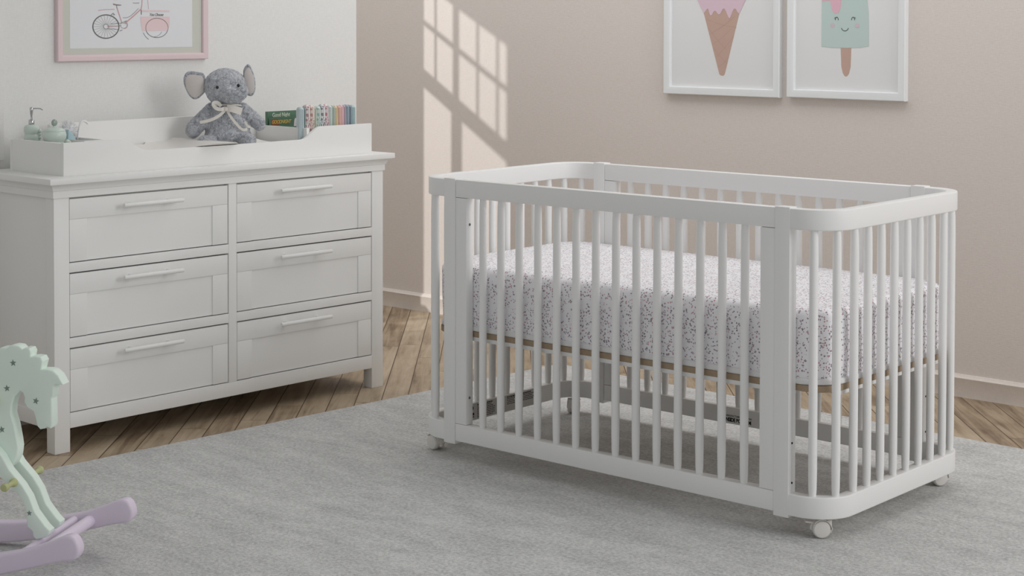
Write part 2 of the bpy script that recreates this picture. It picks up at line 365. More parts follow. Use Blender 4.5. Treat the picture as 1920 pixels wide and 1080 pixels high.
# recess wall with the window the sun comes through (all bars placed where their shadows come from)
XW = -1.40
S_l = Vector((-.26 - 6.5, -13.0, .95 + 3.9))
def back(xl, zl):     # shadow point on the rose wall -> point on the window plane
    P = Vector((xl, 0, zl)); t = (XW - P.x) / (S_l.x - P.x); Q = P + (S_l - P) * t; return Q.y, Q.z
def cz(c, x=-.292): return c - .6 * (x + .292)
yL, _ = back(-.496, 1.0); yR, _ = back(-.020, .7)
zt = back(-.293, 1.285)[1]; zm = back(-.292, 1.111)[1]; z1 = back(-.292, .907)[1]; z0 = back(-.275, .818)[1]; zb = .72
bm = bmesh.new()
box(bm, XW - .008, XW, yL, .12, 0, WH, 0); box(bm, XW - .008, XW, -4.4, yR, 0, WH, 0)
box(bm, XW - .008, XW, yR, yL, zt, WH, 0); box(bm, XW - .008, XW, yR, yL, 0, zb, 0)
struct('wall_recess', bm, m_wallw)
bm = bmesh.new()
def vb(xa, xb, za, zz, d=.006):
    ya, yb = back(xa, 1)[0], back(xb, 1)[0]; box(bm, XW - .006, XW - .006 + d, min(ya, yb), max(ya, yb), za, zz, 0)
vb(-.330, -.275, zb, z0); vb(-.322, -.292, z0, zt)
vb(-.428, -.419, z1, zt, .005); vb(-.189, -.179, z1, zt, .005); vb(-.079, -.069, z1, zt, .005)
box(bm, XW - .006, XW - .001, yR, yL, z0, z1, 0); box(bm, XW - .006, XW - .002, yR, yL, zm - .010, zm + .010, 0)
box(bm, XW, XW + .02, yR, yL, zb - .03, zb, 0)
struct('window_1', bm, m_white)

# ------------------------------------------------------------------ rug
def rug():
    P = [(.455, -3.9), (.669, -.515), (4.9, -.605), (4.7, -6.9), (.30, -6.9)]
    P = [(.28, -6.9), (.669, -.508), (5.2, -.63), (5.0, -6.9)]
    out = []; R = .05
    for i, p in enumerate(P):
        a = Vector(P[i - 1]); b = Vector(p); c = Vector(P[(i + 1) % 4]); u = (a - b).normalized(); v = (c - b).normalized()
        cc = b + (u + v) * R; s = b + u * R; e = b + v * R
        for k in range(7):
            t = k / 6; q = (s * (1 - t) ** 2 + b * 2 * t * (1 - t) + e * t * t); out.append((q.x, q.y))
    bm = bmesh.new(); plate(bm, out, 0.0005, .010, .003, 2, 'z')
    return tag(obj('area_rug', bm, m_rug, loc=WLOC, rot=(0, 0, WA)), 'large pale grey low-pile rug lying under the crib and rocking horse', 'rug')
rug()

# ------------------------------------------------------------------ crib
L, W, s, T, h, b1, b0, pw, t, R = 1.365, .7096, .1184, .7984, .0501, .1124, .0599, .0418, .0296, .10
RZ = .0                                     # castors stand on the rug
crib = thing('crib', 'white wooden baby crib on castors with rounded ends and spindle sides', 'crib', (-.279, 4.9329, 0), -.7123)
def upath(mir):
    p = [(s, 0, 0, -1)]
    for i in range(15):
        a = math.radians(270 - 90 * i / 14); p.append((R + R * math.cos(a), R + R * math.sin(a), math.cos(a), math.sin(a)))
    for i in range(15):
        a = math.radians(180 - 90 * i / 14); p.append((R + R * math.cos(a), W - R + R * math.sin(a), math.cos(a), math.sin(a)))
    p.append((s, W, 0, 1))
    if mir: p = [(L - x, y, -nx, ny) for x, y, nx, ny in p]
    return p
for mir in (0, 1):
    bm = bmesh.new(); sweep(bm, upath(mir), rrect(t, T - h, T)); obj('end_top_rail', bm, m_crib, crib)
    bm = bmesh.new(); sweep(bm, upath(mir), rrect(t, b0, b1)); obj('end_bottom_rail', bm, m_crib, crib)
for y in (0, W - t):
    for x in (s, L - s - pw):
        bm = bmesh.new(); box(bm, x, x + pw, y - .0015, y + t + .0015, b0 - .006, T + .0025, .0018); obj('post', bm, m_crib, crib)
    for x in (s + pw + .0006, L - s - pw - .041):
        bm = bmesh.new(); box(bm, x, x + .0404, y + .0005, y + t - .0005, b1 + .0006, T - h - .0008, .0012); obj('stile', bm, m_crib, crib)
    bm = bmesh.new(); box(bm, s + pw + .0004, L - s - pw - .0004, y, y + t, T - h, T, .003); obj('side_top_rail', bm, m_crib, crib)
    bm = bmesh.new(); box(bm, s + pw + .0004, L - s - pw - .0004, y, y + t, b0 + .003, b1, .003); o = obj('side_bottom_rail', bm, m_crib, crib)
    if y: back_bottom = o
def spindle_mesh():
    bm = bmesh.new(); za, zz = b1 - .004, T - h + .004; H = zz - za
    lathe(bm, [(.0090, za), (.0090, za + .006), (.0100, za + .02), (.0107, za + .07), (.0107, zz - .07), (.0100, zz - .02), (.0090, zz - .006), (.0090, zz)], n=20)
    return bm
sp0 = obj('spindle', spindle_mesh(), m_crib, crib)
spots = []
for y in (t / 2, W - t / 2):
    for k in range(14): spots.append((.2514 + .0661 * k, y))
for mir in (0, 1):
    e = []
    for k in range(8): e.append((t / 2, W / 2 + (k - 3.5) * .0657))
    Rc = R - t / 2
    for ang in (-28, -66):
        a = math.radians(ang); e.append((R - Rc * math.cos(a), R + Rc * math.sin(a))); e.append((R - Rc * math.cos(a), W - R - Rc * math.sin(a)))
    spots += [(L - x if mir else x, y) for x, y in e]
for i, (x, y) in enumerate(spots):
    o = sp0 if i == 0 else sp0.copy()
    if i: COL.objects.link(o); o.parent = crib
    o.location = (x, y, 0)
# mattress support
def rr_outline(x0, x1, y0, y1, r, n=8):
    p = []
    for cx, cy, a0 in ((x1 - r, y0 + r, -90), (x1 - r, y1 - r, 0), (x0 + r, y1 - r, 90), (x0 + r, y0 + r, 180)):
        for i in range(n + 1):
            a = math.radians(a0 + 90 * i / n); p.append((cx + r * math.cos(a), cy + r * math.sin(a)))
    return p
bm = bmesh.new(); plate(bm, rr_outline(.036, L - .036, .034, W - .034, .068), .356, .3715, .001, 1, 'z'); sup = obj('mattress_support', bm, m_board, crib); sup['label'] = 'light brown wooden mattress board'
bm = bmesh.new()
for y in (.034, W - .034 - .018): box(bm, .13, L - .13, y, y + .018, .345, .356, .001)
for x in (.04, .45, .90, L - .058): box(bm, x, x + .018, .10, W - .10, .345, .356, .001)
obj('support_frame', bm, m_crib, crib)
# screws
def screw(x, y, z, nx, ny, m=m_screw, r=.004):
    bm = bmesh.new(); cyl(bm, (x, y, z), (x + nx * .0015, y + ny * .0015, z), r, r * .8, 12); o = obj('screw', bm, m, crib)
for y in (t / 2, W - t / 2):
    for z in (.674, .188): screw(s + pw + .041, y, z, 1, 0)
    for z in (.232, .136): screw(L - s, y, z, 1, 0, m_bolt_hole, .0028)
for z in (.136, .232): screw(s + pw * .4, W - t - .0015, z, 0, -1, m_bolt_hole, .0028)
for z in (.136, .232): screw(L - s - pw * .4, W - t - .0015, z, 0, -1, m_bolt_hole, .0028)
# stickers
bm = bmesh.new(); box(bm, t + .0002, t + .0006, .20, .52, .063, .1105, 0); lb = obj('warning_label', bm, m_label, crib)
lb['label'] = 'silver grey warning sticker with rows of tiny print'
bm = bmesh.new(); random.seed(3)
def dash(y0, y1, z, th): box(bm, t + .0007, t + .0009, y0, y1, z - th / 2, z + th / 2, 0)
for col0, col1, rows in ((.238, .262, 8), (.272, .318, 8), (.330, .362, 7), (.372, .425, 5), (.440, .505, 5)):
    for i in range(rows):
        z = .105 - i * .0052; e = random.uniform(.6, 1)
        yy = col0; end = col0 + (col1 - col0) * e
        while yy < end:
            wl = random.uniform(.003, .008); dash(yy, min(yy + wl, end), z, .0022 if i else .0034); yy += wl + .0014
dash(.206, .224, .072, .003); dash(.206, .224, .080, .008)
obj('label_print', bm, m_text, lb)
bm = bmesh.new(); cyl(bm, (t + .0007, .215, .098), (t + .001, .215, .098), .0065, .0065, 16); obj('label_symbol', bm, m_text, lb)
st = text('warning_text', 'INSIDE BOTTOM', .0155, m_text, back_bottom, (.6105, W - t - .0004, .0705), (PI / 2, 0, 0), spacing=.92, thick=.0006); st.scale = (.84, 1, 1)
text('small_text', 'MANUFACTURED IN CHINA', .0082, m_text, back_bottom, (.609, W - t - .0004, .0845), (PI / 2, 0, 0), spacing=.98).scale = (.92, 1, 1)
# castors
def castor(x, y, ang, lever=True):
    c = bpy.data.objects.new('castor', None); COL.objects.link(c); c.parent = crib; c.location = (x, y, .0102); c.rotation_euler = (0, 0, ang); c.empty_display_size = .02
    # local: axle along y, fork trails to -x ; swivel stem at origin
    for sg, nm in ((-1, 'wheel'), (1, 'wheel')):
        bm = bmesh.new(); prof = [(0, .0), (.009, .0005), (.019, -.0012), (.0215, -.004), (.0222, -.008), (.021, -.014), (0, -.014)]
        lathe(bm, prof, n=32); T4 = Matrix.Translation((-.012, sg * .019, .0222)) @ Matrix.Rotation(-sg * PI / 2, 4, 'X')
        bmesh.ops.transform(bm, matrix=T4, verts=bm.verts); o = obj(nm, bm, m_castor, c)
    bm = bmesh.new()
    pts = []
    for i in range(13):
        a = math.radians(-15 + 200 * i / 12); pts.append((-.012 + .0262 * math.cos(a), .0222 + .0262 * math.sin(a)))
    pts += [(-.036, .018), (-.028, .014), (.012, .010), (.0145, .012)]
    plate(bm, pts, -.0042, .0042, .001, 1)
    hood = [(.0245 * math.cos(math.radians(a)) - .012, .0222 + .0245 * math.sin(math.radians(a))) for a in range(-5, 150, 12)]
    hi = [(.0228 * math.cos(math.radians(a)) - .012, .0222 + .0228 * math.sin(math.radians(a))) for a in range(-5, 150, 12)]
    b = bmesh.new(); A = []; 
    for (xa, za), (xb, zb_) in zip(hood, hi): A.append([b.verts.new((xa, -.0185, za)), b.verts.new((xa, .0185, za)), b.verts.new((xb, .0185, zb_)), b.verts.new((xb, -.0185, zb_))])
    for p, q in zip(A, A[1:]):
        for k in range(4): b.faces.new((p[k], p[(k + 1) % 4], q[(k + 1) % 4], q[k]))
    b.faces.new(A[0][::-1]); b.faces.new(A[-1]); bmesh.ops.recalc_face_normals(b, faces=b.faces); merge(bm, b)
    box(bm, .000, .0125, -.0145, .0145, .026, .0445, .003)
    obj('fork', bm, m_castor, c)
    bm = bmesh.new(); cyl(bm, (0, 0, .040), (0, 0, b0 - .0102 + .001), .006, None, 14); obj('stem', bm, m_castor_dark, c)
    if lever:
        bm = bmesh.new(); box(bm, -.056, -.030, -.007, .007, .0285, .0335, .002, T=Matrix.Rotation(.15, 4, 'Y')); obj('brake_lever', bm, m_castor, c)
castor(L - .048, .055, .7123 + .05)                       # near right, disc facing the camera
castor(.05, .05, .7123 - .85)
castor(.06, W - .055, .7123 - 1.75, False)
castor(L - .055, W - .045, .7123 + .35, False)

# ------------------------------------------------------------------ mattress (on the crib's board)
mt = thing('mattress', 'thick crib mattress under a white fitted sheet with tiny pink and grey flowers', 'mattress', (-.279, 4.9329, .3716), -.7123)
def cushion(x0, x1, y0, y1, z0, z1, rc, re, nx, ny, amp=0, top=0, seed=0):
    """pillow-edged slab with rounded plan corners"""
    out = rr_outline(x0, x1, y0, y1, rc, 10); P = []
    n_ = len(out)
    for i in range(n_):                      # subdivide straights
        a, b_ = out[i], out[(i + 1) % n_]; d = math.hypot(b_[0] - a[0], b_[1] - a[1]); k = max(1, int(d / .03))
        for j in range(k): P.append((a[0] + (b_[0] - a[0]) * j / k, a[1] + (b_[1] - a[1]) * j / k))
    cx, cy = (x0 + x1) / 2, (y0 + y1) / 2; b = bmesh.new(); rings = []
    prof = []
    for i in range(7): a = math.radians(-90 + 90 * i / 6); prof.append((re - re * math.cos(a), z0 + re + re * math.sin(a)))
    for i in range(1, 6): prof.append((0, z0 + re + (z1 - z0 - 2 * re) * i / 6))
    for i in range(7): a = math.radians(90 * i / 6); prof.append((re - re * math.cos(a), z1 - re + re * math.sin(a)))
    def shrink(p, ins):
        hx, hy = (x1 - x0) / 2, (y1 - y0) / 2; return (cx + (p[0] - cx) * (hx - ins) / hx, cy + (p[1] - cy) * (hy - ins) / hy)
    for ins, z in prof + [(re + (.30 - re) * k / 5, z1) for k in range(1, 6)]:
        ring = []
        for p in P:
            q = shrink(p, ins); v = Vector((q[0], q[1], z)); dz = 0
            if amp: v += Vector((noise.noise(v * 7 + Vector((seed, 0, 0))), noise.noise(v * 7 + Vector((0, seed, 5))), 0)) * amp
            if z >= z1 - 1e-6: v.z += top * min(1, max(0, (ins - re) / .1))
            ring.append(b.verts.new(v))
        rings.append(ring)
    for a, c in zip(rings, rings[1:]):
        for k in range(len(P)): b.faces.new((a[k], a[(k + 1) % len(P)], c[(k + 1) % len(P)], c[k]))
    b.faces.new(rings[0][::-1]); f = b.faces.new(rings[-1]); bmesh.ops.recalc_face_normals(b, faces=b.faces); return b
b = cushion(.034, L - .034, .033, W - .033, .004, .183, .085, .020, 0, 0, .004, .004); obj('fitted_sheet', b, m_floral, mt, 60)
b = cushion(.031, L - .031, .031, W - .031, .0005, .016, .085, .005, 0, 0); obj('sheet_hem', b, m_sheetedge, mt, 60)['label'] = 'plain white hem of the sheet'

# ------------------------------------------------------------------ dresser
dr = thing('dresser', 'white six-drawer dresser with bar handles against the white wall', 'dresser', DL, DA)
DW, DD, DT, DTt, DM, PW = 1.2718, .37, .7918, .7745, .734, .0508
PD = .042
def leg(x, y):
    bm = bmesh.new(); box(bm, x, x + PW, y, y + PD, 0, DM, .0022); obj('leg', bm, m_white, dr)
for x in (0, DW - PW):
    for y in (0, DD - PD): leg(x, y)
for x0_, x1_ in ((.007, .022), (DW - .022, DW - .007)):
    bm = bmesh.new(); box(bm, x0_, x1_, PD - .002, DD - PD + .002, .1, DM, .0005); obj('side_panel', bm, m_white, dr)
    xa, xb = (.002, .020) if x0_ < .5 else (DW - .020, DW - .002)
    bm = bmesh.new(); box(bm, xa, xb, PD, DD - PD, .0687, .112, .001); obj('side_rail', bm, m_white, dr)
bm = bmesh.new(); box(bm, PW, DW - PW, DD - .018, DD - .006, .075, DM, 0); obj('back_panel', bm, m_white, dr)
# top with cove moulding
bm = bmesh.new(); box(bm, -.0287, DW + .0287, -.0287, DD, DTt, DT, .0018)
prof = [(.05, DM), (0, DM), (0, DM + .0195), (-.003, DM + .0215), (-.004, DM + .026), (-.008, DM + .032), (-.014, DM + .0375), (-.0195, DTt), (.05, DTt)]
g = .0045
pathm = [(-g, DD, -1, 0), (-g, -g, -1, -1), (DW + g, -g, 1, -1), (DW + g, DD, 1, 0)]
sweep(bm, pathm, prof); obj('top', bm, m_white, dr)
bm = bmesh.new(); box(bm, PW, DW - PW, .02, DD - .02, DM - .012, DM + .03, 0); obj('inner_top', bm, m_white, dr)
rows = [(.5443, .7325), (.3278, .5165), (.112, .2994)]
xm = .6198; cs = .6198; cols = [(PW, xm), (DW - xm, DW - PW)]
bm = bmesh.new(); box(bm, xm + .0005, DW - xm - .0005, 0, .022, .112, DM, .0012); obj('centre_stile', bm, m_white, dr)
for za, zz in ((.5165, .5443), (.2994, .3278)):
    for xa, xb in cols:
        bm = bmesh.new(); box(bm, xa - .0003, xb + .0003, .0, .022, za, zz, .0012); obj('front_rail', bm, m_white, dr)
bm = bmesh.new(); box(bm, PW - .0003, DW - PW + .0003, .0, .022, .0687, .112, .0012); obj('bottom_rail', bm, m_white, dr)
bm = bmesh.new(); box(bm, PW, DW - PW, .03, DD - .02, .10, .106, 0); obj('bottom_panel', bm, m_white, dr)
bm = bmesh.new(); box(bm, PW, DW - PW, .0235, .0255, .106, DM - .012, 0); obj('gap_shade_sheet', bm, m_dark, dr)  # added dark sheet, paints the shade seen through the drawer gaps
for ci, (xa, xb) in enumerate(cols):
    for ri, (za, zz) in enumerate(rows):
        e = .0022; X0, X1, Z0, Z1 = xa + e, xb - e, za + .003, zz - .0042; rs = .0585; yf = .0015
        bm = bmesh.new()
        box(bm, X0, X1, yf, .0215, Z1 - rs, Z1, .0009)
        box(bm, X0, X0 + .0575, yf + .0003, .0215, Z0, Z1 - rs - .0004, .0006); box(bm, X1 - .0575, X1, yf + .0003, .0215, Z0, Z1 - rs - .0004, .0006)
        box(bm, X0 + .05, X1 - .05, yf + .0042, .0215, Z0, Z1 - .03, 0)
        d = obj('drawer', bm, m_white, dr)
        cx = (.322, .912)[ci]; zc = (.700, .488, .273)[ri]; hl = .106
        bm = bmesh.new(); yy = -.030
        lathe(bm, [(0, -hl), (.0052, -hl + .0003), (.0066, -hl + .003), (.0066, hl - .003), (.0052, hl - .0003), (0, hl)], n=20, T=Matrix.Rotation(PI / 2, 4, 'Y'), c=(cx, yy, zc))
        for sx in (-1, 1): cyl(bm, (cx + sx * .068, yf + .001, zc - .001), (cx + sx * .068, yy, zc), .0062, .0048, 16)
        obj('handle', bm, m_white, d)

# ------------------------------------------------------------------ changing tray on the dresser
tr = thing('changing_tray', 'white changing tray with a scooped front board on top of the dresser', 'changing tray', dpt(.05, .027, DT), DA)
TX, TD, th = 1.195, .288, .014      # local: x 0..TX, y 0..TD, z from 0
zl = .096; zlow = .0605; zr = .100
pts = [(0, 0), (TX, 0), (TX, zr), (.972, zr)]
for i in range(1, 12):
    u = i / 12; q = 3 * u * u - 2 * u ** 3; pts.append((.972 - u * .084, zr + (zlow - zr) * q))
pts += [(.888, zlow), (.60, zlow - .0015), (.292, zlow - .001)]
for i in range(1, 12):
    u = i / 12; q = 3 * u * u - 2 * u ** 3; pts.append((.292 - u * .098, zlow + (zl - zlow) * q))
pts += [(.194, zl), (0, zl)]
bm = bmesh.new(); plate(bm, pts, 0, th, .0012, 2); obj('front_board', bm, m_tray, tr, 25)
bm = bmesh.new(); box(bm, 0, th, th + .0002, TD - th - .0002, 0, .0945, .001); obj('side_board', bm, m_tray, tr)
bm = bmesh.new(); box(bm, TX - th, TX, th + .0002, TD - th - .0002, 0, .0945, .001); obj('side_board', bm, m_tray, tr)
bm = bmesh.new()
bp = [(0, 0), (TX, 0), (TX, .096), (.935, .096), (.925, .1), (.915, .12), (.90, .1345), (.89, .136), (.135, .134), (.128, .13), (.124, .1), (.118, .092), (0, .092)]
plate(bm, bp, TD - th, TD, .001, 1); obj('back_board', bm, m_tray, tr, 25)
bm = bmesh.new(); box(bm, .921, .932, th + .0002, TD - th - .0002, 0, .0955, .001); obj('divider', bm, m_tray, tr)
bm = bmesh.new(); box(bm, .098, .104, th + .0002, TD - th - .0002, 0, .078, .001); obj('divider', bm, m_tray, tr)
def tp(x, y, z=0): return dpt(x, y, DT + z)
# pad
pad = cushion(.262, .952, .044, .296, 0, .050, .02, .016, 0, 0, .001, 0)
for v in pad.verts: v.co -= Vector((.607, .17, 0))
PADZ = .0495
for v in pad.verts:
    if v.co.z > .02: v.co.z += .012 * (abs(v.co.y) / .126) ** 2 - .004
tag(obj('changing_pad', pad, m_pad, None, 60, dpt(.607, .17, DT + .0003), (0, 0, DA)), 'white vinyl changing pad lying inside the tray under the elephant', 'changing pad')

# ------------------------------------------------------------------ plush elephant
EP = dpt(.741, .165, DT + .043)
ea = math.atan2(EP.x, EP.y)                 # turn its front to the viewer's side
el = thing('plush_elephant', 'grey plush elephant with a cream ribbon bow sitting in the changing tray', 'stuffed toy', EP, -ea)
el.scale = (1.035, 1.06, 1.155)
bm = bmesh.new()
ball(bm, (.003, 0, .052), .050, (1.40, 1.08, 1.10)); ball(bm, (.004, -.004, .030), .050, (1.48, 1.15, .60)); ball(bm, (.0, -.002, .088), .042, (1.36, .98, .8))
ball(bm, (-.004, -.008, .168), .052, (1.28, 1.0, .97)); ball(bm, (-.001, -.016, .150), .046, (1.36, .98, .82))
tr_pts = [(.000, -.045, .150, .027), (.010, -.062, .142, .024), (.028, -.074, .142, .0215), (.043, -.076, .148, .019), (.053, -.074, .158, .0165)]
for i in range(len(tr_pts) - 1):
    a, c = tr_pts[i], tr_pts[i + 1]
    for k in range(4): u = k / 4; ball(bm, tuple(a[j] * (1 - u) + c[j] * u for j in range(3)), a[3] * (1 - u) + c[3] * u, sub=2)
def limb(p, q, ra, rb, n=8):
    for k in range(n + 1): u = k / n; ball(bm, tuple(p[j] * (1 - u) + q[j] * u for j in range(3)), ra * (1 - u) + rb * u, sub=2)
limb((-.048, -.004, .100), (-.102, -.018, .048), .023, .0255); limb((.050, -.004, .100), (.100, -.014, .062), .023, .021)
limb((-.040, -.03, .020), (-.062, -.066, .014), .022, .019, 5); limb((.042, -.03, .020), (.064, -.066, .015), .022, .020, 5)
ball(bm, (-.066, -.078, .017), .021, (1.15, .75, .95)); ball(bm, (.066, -.078, .019), .021, (1.2, .75, 1.0))
body = obj('body', bm, m_fur, el, 180)
md = body.modifiers.new('join', 'REMESH'); md.mode = 'VOXEL'; md.voxel_size = .003; md.use_smooth_shade = True
ms = body.modifiers.new('smooth', 'SMOOTH'); ms.factor = .6; ms.iterations = 6
tx = bpy.data.textures.new('fluff', 'CLOUDS'); tx.noise_scale = .006; tx.noise_depth = 2
dm = body.modifiers.new('fluff', 'DISPLACE'); dm.texture = tx; dm.strength = .0035; dm.mid_level = .5
def ear(pts, cx, cz, name='ear', ry=0, fold=None):
    e = bpy.data.objects.new('ear', None)
    bm = bmesh.new(); p = chaikin(pts, 2); plate(bm, p, -.004, .006, .0035, 3)
    if fold: bmesh.ops.transform(bm, matrix=fold, verts=bm.verts)
    eo = obj('ear', bm, m_fur, el, 60)
    bm = bmesh.new(); mx_ = sum(q[0] for q in p) / len(p); mz = sum(q[1] for q in p) / len(p)
    p2 = [(mx_ + (x - mx_) * .84, mz - .002 + (z - mz) * .82) for x, z in p]; plate(bm, p2, -.0062, -.003, .001, 1)
    if fold: bmesh.ops.transform(bm, matrix=fold, verts=bm.verts)
    ei = obj('ear_lining', bm, m_earin, eo, 60); ei['label'] = 'pale beige velour lining'
def zp(x, y): return ((x - 590) / 4131, (1010 - y) / 4131)
ear([zp(*q) for q in ((310, 160), (230, 150), (140, 135), (80, 150), (45, 210), (50, 290), (85, 370), (120, 430), (180, 470), (235, 455), (290, 410), (320, 380), (330, 260))], 0, 0,
    fold=Matrix.Translation((0, .004, 0)) @ Matrix.Rotation(.10, 4, 'X'))
ear([zp(*q) for q in ((800, 130), (830, 80), (860, 58), (890, 75), (915, 130), (945, 200), (958, 290), (955, 370), (925, 430), (870, 435), (830, 400), (810, 300), (800, 200))], 0, 0,
    fold=Matrix.Translation((0, .002, 0)) @ Matrix.Rotation(.06, 4, 'X'))
for x, y, z in ((-.0285, -.0575, .1665), (.036, -.049, .171)):
    bm = bmesh.new(); ball(bm, (x, y, z), .0047, sub=3); obj('eye', bm, m_eye, el)
# ribbon
bow = bpy.data.objects.new('ribbon_bow', None); COL.objects.link(bow); bow.parent = el; bow.empty_display_size = .02
def strip(pts, wd, nrm_tilt=0, name='ribbon_tail', m=m_ribbon):
    pts = [Vector(p) for p in chaikin([tuple(p) for p in pts], 3, False)]; b = bmesh.new(); rows_ = []
    for i, p in enumerate(pts):
        d = (pts[min(i + 1, len(pts) - 1)] - pts[max(i - 1, 0)]).normalized(); n_ = Vector((0, -1, nrm_tilt)).normalized(); sd = d.cross(n_).normalized() * wd / 2
        rows_.append([b.verts.new(p + sd - n_ * .0004), b.verts.new(p - sd - n_ * .0004), b.verts.new(p - sd + n_ * .0004), b.verts.new(p + sd + n_ * .0004)])
    for a, c in zip(rows_, rows_[1:]):
        for k in range(4): b.faces.new((a[k], a[(k + 1) % 4], c[(k + 1) % 4], c[k]))
    b.faces.new(rows_[0][::-1]); b.faces.new(rows_[-1]); bmesh.ops.recalc_face_normals(b, faces=b.faces); return obj(name, b, m, bow, 60)
def zq(x, y, d): a = zp(x, y); return (a[0], -d, a[1])
strip([zq(575, 575, .062), zq(520, 630, .067), zq(430, 680, .069), zq(340, 705, .066), zq(255, 720, .060)], .0085)
strip([zq(590, 575, .062), zq(640, 660, .064), zq(720, 750, .066), zq(790, 815, .062), zq(850, 800, .058)], .0075)
strip([zq(575, 560, .064), zq(520, 575, .072), zq(450, 560, .070), zq(410, 500, .064), zq(480, 490, .062), zq(520, 540, .060)], .010, name='bow_loop')
strip([zq(595, 560, .064), zq(660, 560, .074), zq(780, 600, .066)], .020, name='bow_loop')
strip([zq(820, 715, .053), zq(850, 770, .056), zq(890, 780, .05)], .007)
bm = bmesh.new(); ball(bm, (zp(582, 568)[0], -.066, zp(582, 568)[1]), .0065, (1, .7, 1)); obj('knot', bm, m_ribbon, bow)
nk = bmesh.new(); tube(nk, [(.0 + .047 * math.cos(a), -.006 + .043 * math.sin(a), .112 + .006 * math.sin(-a)) for a in [2 * PI * i / 24 for i in range(25)]], .0022, 8); obj('neck_band', nk, m_ribbon, bow)

# ------------------------------------------------------------------ washcloths in the tray's right compartment
clo = [((178, 198, 204), None), ((96, 124, 122), None), ((232, 222, 220), (196, 150, 156)), ((232, 218, 208), (206, 160, 150)), ((168, 180, 160), None), ((206, 220, 214), (170, 196, 190)),
       ((228, 226, 226), (150, 150, 158)), ((234, 222, 224), (202, 140, 150)), ((196, 214, 208), None), ((150, 168, 154), None), ((218, 190, 138), None), ((210, 158, 140), None),
       ((226, 178, 182), None), ((166, 142, 158), None), ((124, 146, 164), None), ((92, 108, 124), None), ((158, 190, 192), None)]
cn = ['pale blue grey', 'dark teal', 'white and pink flecked', 'cream and coral flecked', 'sage green', 'mint and white flecked', 'white and grey flecked', 'white and rose flecked', 'pale mint', 'grey green', 'mustard yellow', 'peach', 'pink', 'mauve', 'dusty blue', 'slate blue', 'light teal']
cw = [.020, .007, .020, .018, .011, .019, .018, .016, .016, .013, .0135, .0135, .0135, .011, .0135, .012, .019]
def washcloth(i, x, wd):
    hh = .163 + (.006 if i in (2, 3, 6, 7) else 0) + random.uniform(-.002, .002); dpth = .055; bm = bmesh.new()
    lay = 3 if wd > .012 else 2; lw = wd / lay
    b = bmesh.new(); prof = []
    # folded cloth: rounded top outline with soft fold grooves
    nseg = 18
    for k in range(nseg + 1):
        a = PI * k / nseg; prof.append((wd / 2 * math.cos(a), hh - wd / 2 + wd / 2 * math.sin(a)))
    out = [(wd / 2, 0)] + prof + [(-wd / 2, 0)]
    ys = [-dpth / 2 + dpth * j / 10 for j in range(11)]; rings = []
    for j, y in enumerate(ys):
        e = 1 - .10 * (abs(j - 5) / 5) ** 4; drop = .006 * (abs(j - 5) / 5) ** 3
        r_ = []
        for (px, pz) in out:
            q = Vector((px * e, y, pz - (drop if pz > .02 else 0))); q.x += .0009 * math.sin(pz * 60 + y * 90 + i * 2.3) + .0008 * noise.noise(q * 60 + Vector((i * 3.1, 0, 0)))
            r_.append(b.verts.new(q))
        rings.append(r_)
    n_ = len(out)
    for a, c in zip(rings, rings[1:]):
        for k in range(n_): b.faces.new((a[k], a[(k + 1) % n_], c[(k + 1) % n_], c[k]))
    b.faces.new(rings[0][::-1]); b.faces.new(rings[-1]); bmesh.ops.recalc_face_normals(b, faces=b.faces); merge(bm, b)
    # fold edge seen on the near end
    for k in range(1, lay):
        xx = -wd / 2 + lw * k; tube(bm, [(xx, -dpth / 2 - .0006, z_) for z_ in (.004, hh * .5, hh - wd * .45)], .0012, 6)
    m = clothmat('terry_' + cn[i].replace(' ', '_'), rgb(*[int(c + (250 - c) * .3) for c in clo[i][0]]), rgb(*clo[i][1]) if clo[i][1] else None)
    o = obj('washcloth', bm, m, None, 60, tp(x + wd / 2, .085, .0005), (0, 0, DA - .50))
    if i == 0: lab = 'pale blue grey folded washcloth, leftmost of the row, beside the green book'
    elif i == 16: lab = 'light teal folded washcloth at the far right end of the row'
    else: lab = '%s folded washcloth between %s and %s' % (cn[i], cn[i - 1], cn[i + 1])
    tag(o, lab, 'washcloth', 'folded washcloths standing in the changing tray')
x = .972; sc_ = (1.217 - x) / sum(cw)
for i, wd in enumerate(cw): washcloth(i, x, wd * sc_ * .87); x += wd * sc_

# ------------------------------------------------------------------ books
def book(name, w_, h_, th_, m, loc, label, rot=DA):
    r = thing(name, label, 'book', loc, rot)
    bm = bmesh.new(); box(bm, 0, w_, 0, .0015, 0, h_, .0004); box(bm, 0, w_, th_ - .0015, th_, 0, h_, .0004); box(bm, -.0005, .0015, 0, th_, 0, h_, .0004); obj('cover', bm, m, r)
    bm = bmesh.new(); box(bm, .0016, w_ - .002, .0016, th_ - .0016, .002, h_ - .002, 0); obj('pages', bm, m_bookp, r)
    return r
bk = book('picture_book', .138, .140, .012, m_bookg, tp(.9845, .2585, .0005), 'green picture book titled Good Night behind the other book')
text('title', 'Good Night', .0195, m_textw, bk, (.020, -.0003, .1215), (PI / 2, 0, 0), thick=.0003).scale = (.80, 1, 1)
bk2 = book('picture_book', .136, .120, .010, m_bookg, tp(.9845, .240, .0005), 'shorter green picture book with yellow GOODNIGHT lettering, in front of the other book')
text('title', 'GOODNIGHT', .017, m_texty, bk2, (.002, -.0010, .100), (PI / 2, 0, 0), shear=.25, thick=.0004, spacing=.95).scale = (.80, 1, 1)
bm = bmesh.new(); plate(bm, [(.098, .088), (.128, .088), (.128, .108), (.104, .116), (.100, .108)], -.0006, -.0001, 0); obj('cover_picture', bm, m_paper, bk2)
